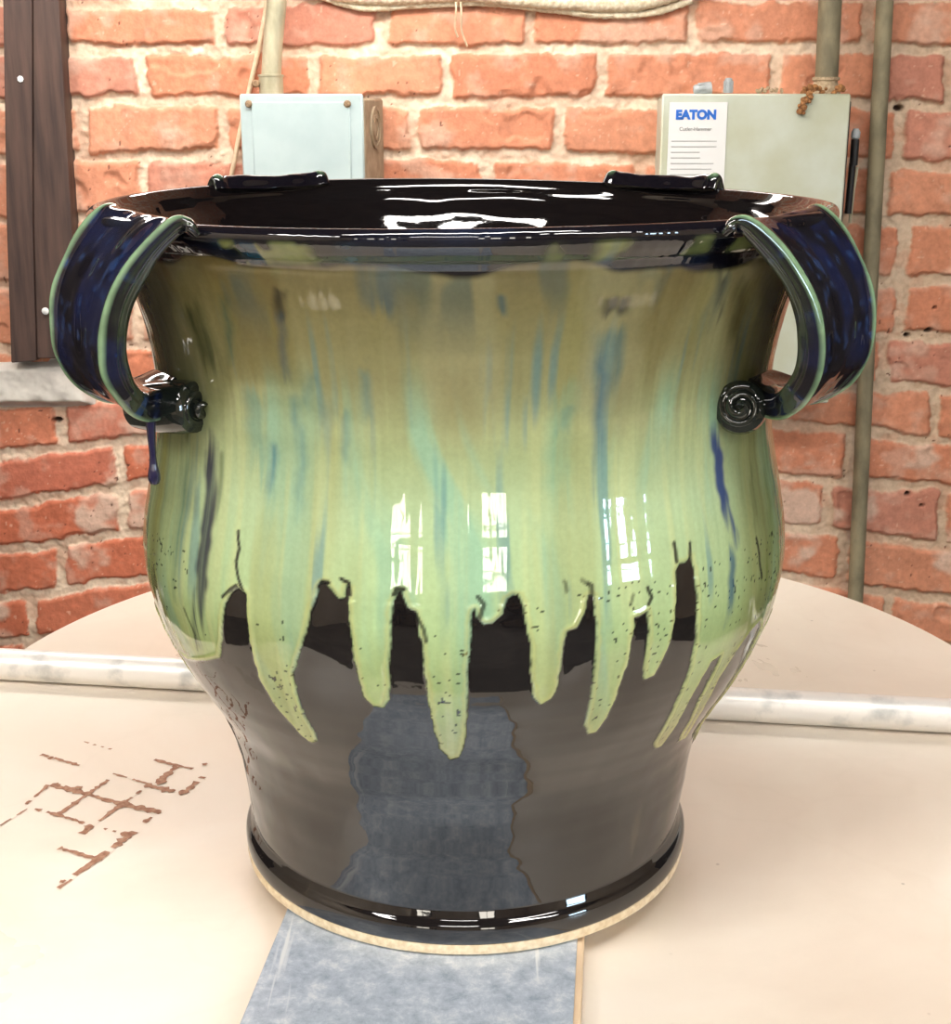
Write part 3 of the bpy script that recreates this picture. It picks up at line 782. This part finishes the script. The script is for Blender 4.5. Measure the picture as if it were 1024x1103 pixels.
    # missing mortar holes
    for px, py, r_ in ((968, 116, .0042), (975, 461, 0), (976, 531, .0032), (991, 543, .0022), (999, 355, .0035), (977, 361, .003), (62, 452, .004), (1005, 331, .0018)):
        if r_ <= 0: continue
        c = on_y(px, py, WY); d = np.hypot((X - c[0]) / 1.5, Zg - c[2]); m_ = 1 - sstep(r_ * .7, r_ * 1.2, d); hgt = hgt - .012 * m_; col = mix(col, lin(60, 40, 32), m_)
    P = np.stack([X, WY - hgt, Zg], -1)
    return grid_mesh('wall_back', P, col=col)


wall = link('wall_back', build_wall(), M_brick)
wall.data.polygons.foreach_set('use_smooth', [True] * len(wall.data.polygons)); tag(wall, 'old red brick wall with crumbling mortar', kind='structure')

# rest of the room
def struct(name, mb, m): return tag(mb.build(name, m, None, smooth=False), kind='structure')


struct('floor', MB().box((.3, -2.2, -.787), (6.0, 6.9, .05)), M_floor)
struct('ceiling', MB().box((.3, -2.2, 2.04), (6.0, 6.9, .05)), M_ceil)
struct('wall_left', MB().box((-2.65, -2.2, .63), (.1, 6.9, 2.86)), M_wallpaint)
struct('wall_right', MB().box((3.25, -2.2, .63), (.1, 6.9, 2.86)), M_wallpaint)
struct('wall_front', MB().box((.3, -5.6, .63), (6.0, .1, 2.86)), M_wallpaint)
for i, (x, z, w, h) in enumerate([(-2.1, .70, .6, .9), (1.0, .80, .8, 1.0)]):
    wdw = bpy.data.objects.new('window_%d' % (i + 1), None); C.objects.link(wdw); wdw.location = (x, -5.55, z); wdw['kind'] = 'structure'
    mb = MB()
    mb.box((x - w / 2, -5.53, z), (.06, .05, h + .06)); mb.box((x + w / 2, -5.53, z), (.06, .05, h + .06)); mb.box((x, -5.53, z + h / 2), (w, .05, .06)); mb.box((x, -5.53, z - h / 2), (w, .05, .06)); mb.box((x, -5.53, z), (w, .04, .03)); mb.box((x, -5.53, z), (.03, .04, h))
    mb.build('window_frame', M_dark, wdw, smooth=False)
    MB().box((x, -5.545, z), (w, .01, h)).build('window_pane', M_sky, wdw, smooth=False)
wdw = bpy.data.objects.new('window_3', None); C.objects.link(wdw); wdw.location = (3.2, -2.35, .62); wdw['kind'] = 'structure'
mb = MB()
for dy in (-.35, .35): mb.box((3.18, -2.35 + dy, .62), (.05, .05, .8))
for dz in (-.38, -.08, .38): mb.box((3.18, -2.35, .62 + dz), (.05, .7, .05))
mb.build('window_frame', M_dark, wdw, smooth=False)
MB().box((3.195, -2.35, .62), (.01, .7, .76)).build('window_pane', M_skyb, wdw, smooth=False)
for i, (x, y, w, h) in enumerate([(-1.9, -4.9, 1.0, 1.5), (1.5, -4.9, 1.3, 1.0)]):  # unseen shelves, added for the glossy glaze to reflect
    t_ = thing('storage_shelf', ['dark tall storage shelf by the far left windows', 'dark low storage shelf by the far right windows'][i], 'shelf', (x, y, -.762))
    for k in range(4): MB().box((x, y, -.74 + k * (h - .03) / 3), (w, .4, .025)).build('shelf_board', M_dark, t_, smooth=False)
    for sx in (-1, 1):
        for sy in (-1, 1): MB().box((x + sx * (w / 2 - .02), y + sy * .18, -.762 + h / 2), (.035, .035, h)).build('post', M_dark, t_, smooth=False)


for x0, x1, lab in ((-2.5, -.80, 'tall dark cabinet against the brick wall left of the wooden post'), (.92, 2.6, 'tall dark cabinet against the brick wall right of the long pipe')):  # out of view, added to darken what the handles and flanks reflect
    t_ = thing('storage_cabinet', lab, 'cabinet', ((x0 + x1) / 2, .95, -.762)); xm = (x0 + x1) / 2; w_ = x1 - x0
    MB().box((xm, .94, .16), (w_, .40, 1.84), None, .006).build('body', M_dark, t_, smooth=False)
    for sx in (-1, 1):
        MB().box((xm + sx * w_ / 4, .73, .16), (w_ / 2 - .02, .02, 1.78), None, .004).build('door', M_dark, t_, smooth=False)
        MB().tube([(xm + sx * .05, .715, .1), (xm + sx * .05, .715, .26)], .006, 8).build('handle', M_steel, t_)


def strip_light(x, y, z, ln, wd_, m, label, rotz=0, drop=0):
    t_ = thing('ceiling_light', label, 'light', (x, y, z)); rm = Matrix.Rotation(rotz, 3, 'Z')
    MB().box((x, y, z + .03), (ln, wd_, .05), rm, .004).build('housing', M_housing, t_, smooth=False)
    MB().box((x, y, z + .0), (ln - .04, wd_ - .03, .012), rm, .003).build('diffuser', m, t_, smooth=False)
    if drop:
        for s in (-.4, .4):
            v = rm @ Vector((s * ln, 0, 0)); MB().tube([(x + v.x, y + v.y, z + .05), (x + v.x, y + v.y, 2.015)], .003, 6).build('hanging_rod', M_housing, t_)


strip_light(-.42, .84, .80, 1.25, .13, M_tube, 'white strip light hung low in front of the brick wall', 0, 1)
strip_light(-.02, -.88, 1.95, 1.7, .20, M_tube2, 'white strip light on the ceiling almost above the camera', 0)
strip_light(-1.7, -1.5, 1.95, 1.3, .28, M_tube2, 'white strip light on the ceiling behind the camera, nearest the left', R(90))
strip_light(1.7, -2.2, 1.95, 1.3, .28, M_tube2, 'white strip light on the ceiling behind the camera, nearest the right', 0)
strip_light(-.3, -3.4, 1.95, 1.3, .28, M_tube2, 'white strip light on the ceiling at the far end of the room', 0)

# ------------------------------------------------------------------ things on the wall
def wp(px, py, d=0.0): p = on_y(px, py, WY - d); return Vector(p)


def box_px(x0, y0, x1, y1, dep, back=0.006):
    """front face rectangle at pixels -> centre and size, standing on the wall"""
    a = wp(x0, y0, dep); b = wp(x1, y0, dep); b.z = wp(x0, y1, dep).z; ymid = WY - (dep + 0) / 2
    return Vector(((a.x + b.x) / 2, ymid, (a.z + b.z) / 2)), (b.x - a.x, dep, a.z - b.z)


# left junction box
dep = .11
c, d = box_px(263, 101, 400, 236, dep)
jb = thing('junction_box', 'pale blue-grey metal junction box on the brick wall, behind the rim at left', 'electrical box', (c.x, WY, c.z - d[2] / 2))
rz = R(-9); rot = Matrix.Rotation(rz, 3, 'Z'); piv = Vector((c.x, c.y, c.z))
MB().box(piv + rot @ Vector((.004, .004, -.002)), (d[0] - .008, dep - .004, d[2] - .006), rot, .003).build('case', M_boxside, jb)
fy = -dep / 2
mb = MB(); mb.box(piv + rot @ Vector((0, fy, 0)), (d[0], .006, d[2]), rot, .002)
mb.box(piv + rot @ Vector((0, fy - .004, -.004)), (d[0] * .80, .003, d[2] * .93), rot, .0014)
mb.build('cover', M_boxblue, jb)
for sx in (-.42, .38):
    v = piv + rot @ Vector((sx * d[0], fy - .004, d[2] * .5 - .012))
    M = Matrix.Translation(v) @ rot.to_4x4() @ Matrix.Rotation(PI / 2, 4, 'X')
    MB().lathe([(.0045, -.001), (.0045, .002), (.003, .0035)], 12, M).build('screw', M_screw, jb)
v = piv + rot @ Vector((d[0] / 2 + .0005, .005, .035))
M = Matrix.Translation(v) @ rot.to_4x4() @ Matrix.Rotation(PI / 2, 4, 'Y')
MB().lathe([(.026, -.001), (.026, .0025), (.022, .0025), (.022, .0008), (.016, .0008), (.016, .0025), (.012, .0025), (.012, .0008)], 28, M).build('knockout', M_boxside, jb)
# conduit above it
cdp = .045
cpts = [wp(299, -40, cdp), wp(298, 0, cdp), wp(294, 45, cdp), wp(292, 85, cdp), wp(292, 101, cdp)]
cpts = [Vector(p) for p in catmull([tuple(p) for p in cpts], 6)]
cond = thing('conduit', 'cream steel conduit running down into the pale blue-grey junction box', 'conduit', tuple(cpts[-1]))
MB().tube(cpts, .0125, 20).build('tube', M_steel, cond)
q = wp(292, 92, cdp)
mb = MB(); mb.lathe([(.0135, -.013), (.0155, -.012), (.0155, .010), (.0165, .0105), (.0165, .013), (.0135, .0135)], 24, Matrix.Translation(q)); mb.build('connector', M_steel, cond)
M = Matrix.Translation(q + Vector((-.018, -.006, .002))) @ Matrix.Rotation(PI / 2, 4, 'X')
MB().lathe([(.004, -.006), (.005, 0), (.005, .006), (.003, .008)], 12, M).build('set_screw', M_screw, cond)
# thin cord
cp = [wp(289, -30, .008), wp(287, 5, .009), wp(279, 50, .010), wp(270, 90, .010), wp(261, 130, .010), wp(250, 185, .010), wp(243, 225, .009)]
tag(MB().tube([Vector(p) for p in catmull([tuple(p) for p in cp], 6)], .0032, 10).build('cord', M_cord), 'thin cream cord slanting down the bricks beside the conduit', 'cord')

# rope along the top
rp = [wp(325, -22, .016), wp(350, -11, .016), (wp(385, -4, .016)), wp(430, -3, .016), wp(480, -6, .016), wp(500, -7, .016), wp(560, -1, .016), wp(620, 3, .016), wp(680, 4, .016), wp(722, -6, .016), wp(760, -20, .016)]
rc = catmull([tuple(p) for p in rp], 40)
nn_ = len(rc); vr = np.zeros((nn_, 24, 3))
Tn = np.gradient(rc, axis=0); Tn /= np.linalg.norm(Tn, axis=1)[:, None]
sl = np.r_[0, np.cumsum(np.linalg.norm(np.diff(rc, axis=0), axis=1))]
for i in range(nn_):
    upv = np.array([0, 0, 1.]); upv -= Tn[i] * (upv @ Tn[i]); upv /= np.linalg.norm(upv); wv = np.cross(Tn[i], upv)
    for k in range(24):
        a = 2 * PI * k / 24; r_ = .0092 + .0011 * abs(math.sin(1.5 * a + sl[i] * 330)) + .0012 * (float(noise(i * .11, k * .3, 4)) - .5)
        vr[i, k] = rc[i] + upv * math.cos(a) * r_ + wv * math.sin(a) * r_
rope = thing('rope', 'thick cream rope slung across the top of the brick wall', 'rope', tuple(wp(500, 6, .016)))
ro = link('rope_strand', grid_mesh('rope_strand', vr, wrap=True), M_rope); ro.parent = rope; ro.matrix_parent_inverse = Matrix.Translation(-rope.location)
r2 = [wp(345, -4, .012), wp(390, 8, .012), wp(440, 6, .012), wp(520, 3, .012), wp(600, 11, .012), wp(645, 16, .012), wp(700, 14, .012), wp(745, 0, .012)]
MB().tube([Vector(p) for p in catmull([tuple(p) for p in r2], 24)], .0048, 10, .25).build('second_strand', M_rope, rope)
mb = MB()
mb.tube([Vector(p) for p in catmull([tuple(wp(491, 2, .03)), tuple(wp(491, 14, .03)), tuple(wp(490, 30, .022)), tuple(wp(493, 40, .018))], 6)], .0014, 8)
mb.tube([Vector(p) for p in catmull([tuple(wp(496, 2, .03)), tuple(wp(497, 16, .03)), tuple(wp(497, 32, .022)), tuple(wp(503, 50, .014))], 6)], .0014, 8)
ringp = [rc[np.argmin(abs(rc[:, 0] - wp(494, 0, .016).x))] + np.array([0.0, -math.cos(a) * .013, math.sin(a) * .013]) for a in np.linspace(0, 2 * PI, 24)]
mb.tube(ringp, .0016, 8)
mb.build('tie_string', M_cord, rope)

# electrical panel at right
pd = .09
c, d = box_px(713, 101, 916, 434, pd)
pn = thing('electrical_panel', 'sage-grey metal electrical panel box on the brick wall at right', 'electrical panel', (c.x, WY, c.z - d[2] / 2))
MB().box((c.x + .002, c.y + .003, c.z - .002), (d[0] - .006, pd - .006, d[2] - .006), None, .003).build('case', M_panel, pn)
fy = c.y - pd / 2
MB().box((c.x, fy, c.z), (d[0], .005, d[2]), None, .002).build('door', M_panel, pn)
# label
a = wp(721, 110, pd + .004); b = wp(779, 206, pd + .004)
lb_ = MB().box(((a.x + b.x) / 2, fy - .0032, (a.z + b.z) / 2), (b.x - a.x, .0012, a.z - b.z)).build('label_sticker', M_white, pn, smooth=False)


def text(body_, x, z, size, m, y, name, parent, bold=0.0, wide=1.0):
    cu = bpy.data.curves.new(name, 'FONT'); cu.body = body_; cu.size = size; cu.extrude = .0003; cu.offset = bold; cu.align_x = 'CENTER'; cu.align_y = 'CENTER'
    o = bpy.data.objects.new('tmp', cu); C.objects.link(o)
    me = bpy.data.meshes.new_from_object(o.evaluated_get(bpy.context.evaluated_depsgraph_get())); bpy.data.objects.remove(o)
    M = Matrix.Translation(Vector((x, y, z))) @ Matrix.Rotation(PI / 2, 4, 'X') @ Matrix.Diagonal((wide, 1, 1, 1))
    me.transform(M); o = link(name, me, m, None, False); o.parent = parent
    base = parent
    while base.parent: base = base.parent
    o.matrix_parent_inverse = Matrix.Translation(-Vector(base.location)) if parent == base else Matrix.Identity(4)
    return o


q = wp(749.5, 124, pd + .004)
ly = fy - .0040
cell = (wp(767, 124, pd).x - wp(732, 124, pd).x) / 5
for i, ch in enumerate('EATON'):
    pass
lt = text('EATON', q.x, q.z, .0150, M_blue, ly, 'brand_lettering', lb_, .0009, 1.0)
lt2 = text('Cutler-Hammer', q.x, wp(750, 139, pd).z, .0062, M_ink, ly, 'small_lettering', lb_)
mb = MB(); rnd = random.Random(2)
for k in range(7):
    zc_ = wp(750, 152 + k * 6, pd).z; w_ = rnd.uniform(.6, 1) * (b.x - a.x) * .8
    mb.box((a.x + .004 + w_ / 2, ly, zc_), (w_, .0004, .0006))
mb.build('fine_print', M_ink, None, smooth=False).parent = lb_
# switch lever on the right side
hx = wp(919, 160, .05)
MB().box((c.x + d[0] / 2 + .0015, WY - .055, c.z), (.006, .05, d[2] * .96), None, .002).build('side_flange', M_black, pn)
mb = MB(); mb.tube([wp(921, 150, .06), wp(919, 178, .06)], [.0052, .0052], 12); mb.tube([wp(918, 176, .06), wp(913, 230, .06)], .0045, 10)
mb.build('switch_lever', M_black, pn)
MB().lathe([(.003, -.006), (.0055, -.004), (.0058, .003), (.003, .0075)], 16, Matrix.Translation(wp(921.5, 145, .06))).build('lever_tip', M_nut, pn)
MB().tube([wp(923, 180, .045), wp(919, 205, .045), wp(915, 240, .045)], .0022, 8).build('lever_rod', M_steel, pn)
# wire connectors on top of the panel
pz = c.z + d[2] / 2
prof = [(.0058, 0), (.0062, .002), (.0060, .005), (.0053, .010), (.0050, .016), (.0038, .018), (.001, .0185)]


def ribbed(M, name, label):
    mb = MB(); mb.lathe(prof, 20, M)
    for k in range(8):
        a = 2 * PI * k / 8; mb.box(M @ Vector((.0056 * math.cos(a), .0056 * math.sin(a), .008)), (.0014, .0014, .013), M.to_3x3().normalized() @ Matrix.Rotation(a, 3, 'Z'))
    o = mb.build(name, M_nut); tag(o, label, 'wire connector', 'wire connectors on the electrical panel'); return o


p = wp(784, 98, .06); ribbed(Matrix.Translation(Vector((p.x, p.y, pz + .001))), 'wire_connector', 'grey plastic wire connector standing upright on top of the electrical panel')
p = wp(766, 94, .06)
ribbed(Matrix.Translation(Vector((p.x, p.y, pz + .0075))) @ Matrix.Rotation(-PI / 2 - .12, 4, 'Y') @ Matrix.Scale(1.25, 4), 'wire_connector', 'grey plastic wire connector lying on its side on top of the electrical panel')
# conduit into the panel
c2 = thing('conduit', 'grimy steel conduit running down into the top of the electrical panel', 'conduit', tuple(wp(890, 100, .045)))
MB().tube([wp(896, -50, .045), wp(894, 0, .045), wp(890, 84, .045)], .0145, 20).build('tube', M_olive, c2)
q = wp(889, 90, .045); mb = MB(); mb.lathe([(.015, .008), (.0172, .0075), (.0172, .004), (.015, .003), (.016, -.002), (.019, -.010), (.019, -.014)][::-1], 24, Matrix.Translation(q)); mb.build('connector', M_dust, c2)


# crumbly debris
def lumps(name, pts, m, label, cat, seed):
    rnd = random.Random(seed); mb = MB()
    for (p, r_) in pts:
        M = Matrix.Translation(p) @ Matrix.Rotation(rnd.random() * 3, 4, 'X') @ Matrix.Rotation(rnd.random() * 3, 4, 'Z')
        pf = [(r_ * math.sin(t_) * rnd.uniform(.75, 1.2) + .0001, -r_ * math.cos(t_)) for t_ in np.linspace(.05, PI - .05, 6)]
        mb.lathe(pf, 8, M)
    o = mb.build(name, m); return tag(o, label, cat)


rnd = random.Random(5); pts = []
for k in range(26):
    u = k / 25; pts.append((wp(876 - 14 * u + rnd.uniform(-3, 3), 92 + 28 * u + rnd.uniform(-3, 3), .096 if u > .25 else .08), rnd.uniform(.0022, .0042)))
for k in range(16): pts.append((wp(rnd.uniform(862, 912), rnd.uniform(94, 100), .075), rnd.uniform(.002, .004)))
lumps('rust_crumbs', pts, M_rust, 'orange-brown crumbs clinging to the electrical panel below the conduit', 'debris', 3)
pts = [(wp(rnd.uniform(806, 842), rnd.uniform(95, 99), .07), rnd.uniform(.0015, .003)) for k in range(16)]
lumps('lint', pts, M_dust, 'small grey-brown lint heap on top of the electrical panel', 'debris', 4)

# tall pipe at right
o = MB().tube([wp(956, -60, .03), wp(953, 0, .03), wp(936, 320, .03), wp(921, 645, .03), wp(912, 850, .03)], .0108, 20, .02).build('wall_pipe', M_olive)
tag(o, 'long grey-brown steel pipe running down the full height of the wall at far right', 'pipe')

# wooden post and ledge at left
post = thing('wooden_post', 'dark stained wooden post against the bricks at the far left', 'post', tuple(wp(40, 388, 0)))
def slabpx(pts, dep, z0, mat_, name, parent):
    """front outline at pixels, extruded back to the wall"""
    Fp = [wp(x, y, dep) for x, y in pts]; n_ = len(Fp); mb = MB()
    mb.add(Fp + [Vector((p.x, WY - z0, p.z)) for p in Fp], [tuple(range(n_)), tuple(range(n_, 2 * n_))[::-1]] + [(i, n_ + i, n_ + (i + 1) % n_, (i + 1) % n_) for i in range(n_)])
    o = mb.build(name, mat_, parent, smooth=False); bv = o.modifiers.new('b', 'BEVEL'); bv.width = .0015; bv.segments = 2; return o
slabpx([(35, -60), (60, -60), (77, 240), (86, 386), (40, 386), (36, 240)], .035, -.0, M_wood, 'board', post)
slabpx([(2, -60), (34, -60), (35, 240), (39, 389), (12, 391), (7, 240)], .038, -.0, M_wood, 'board', post)
M = Matrix.Translation(wp(49, 335, .037)) @ Matrix.Rotation(PI / 2, 4, 'X')
MB().lathe([(.004, -.002), (.005, .001), (.002, .003)], 10, M).build('plug', M_white, post)
M = Matrix.Translation(wp(22, 85, .040)) @ Matrix.Rotation(PI / 2, 4, 'X')
MB().lathe([(.003, -.002), (.0042, .0003), (.001, .0009)], 7, M).build('paint_fleck', M_white, post)
a = wp(-80, 386, .0); b = wp(104, 438, .0)
xs_ = np.linspace(a.x, b.x, 90); zs_ = np.linspace(b.z, a.z, 40); X_, Z_ = np.meshgrid(xs_, zs_)
e_ = np.minimum(np.minimum(b.x - X_, a.z - Z_), Z_ - b.z)
Y_ = WY - .002 - .022 * sstep(0, .014, e_) + (fbm(X_ * 50, Z_ * 50, 7, 4) - .5) * .006
lg = grid_mesh('window_ledge', np.stack([X_, Y_, Z_], -1))
o = link('plaster_ledge', lg, M_plaster); tag(o, 'rough grey plaster ledge below the dark wooden post', 'ledge')

# ------------------------------------------------------------------ world, view
w = bpy.data.worlds.new('world'); bpy.context.scene.world = w; w.use_nodes = True
w.node_tree.nodes['Background'].inputs['Color'].default_value = (.8, .85, .9, 1); w.node_tree.nodes['Background'].inputs['Strength'].default_value = .3
vs = bpy.context.scene.view_settings
vs.view_transform = 'Standard'; vs.look = 'None'; vs.gamma = 1; vs.exposure = 0.9
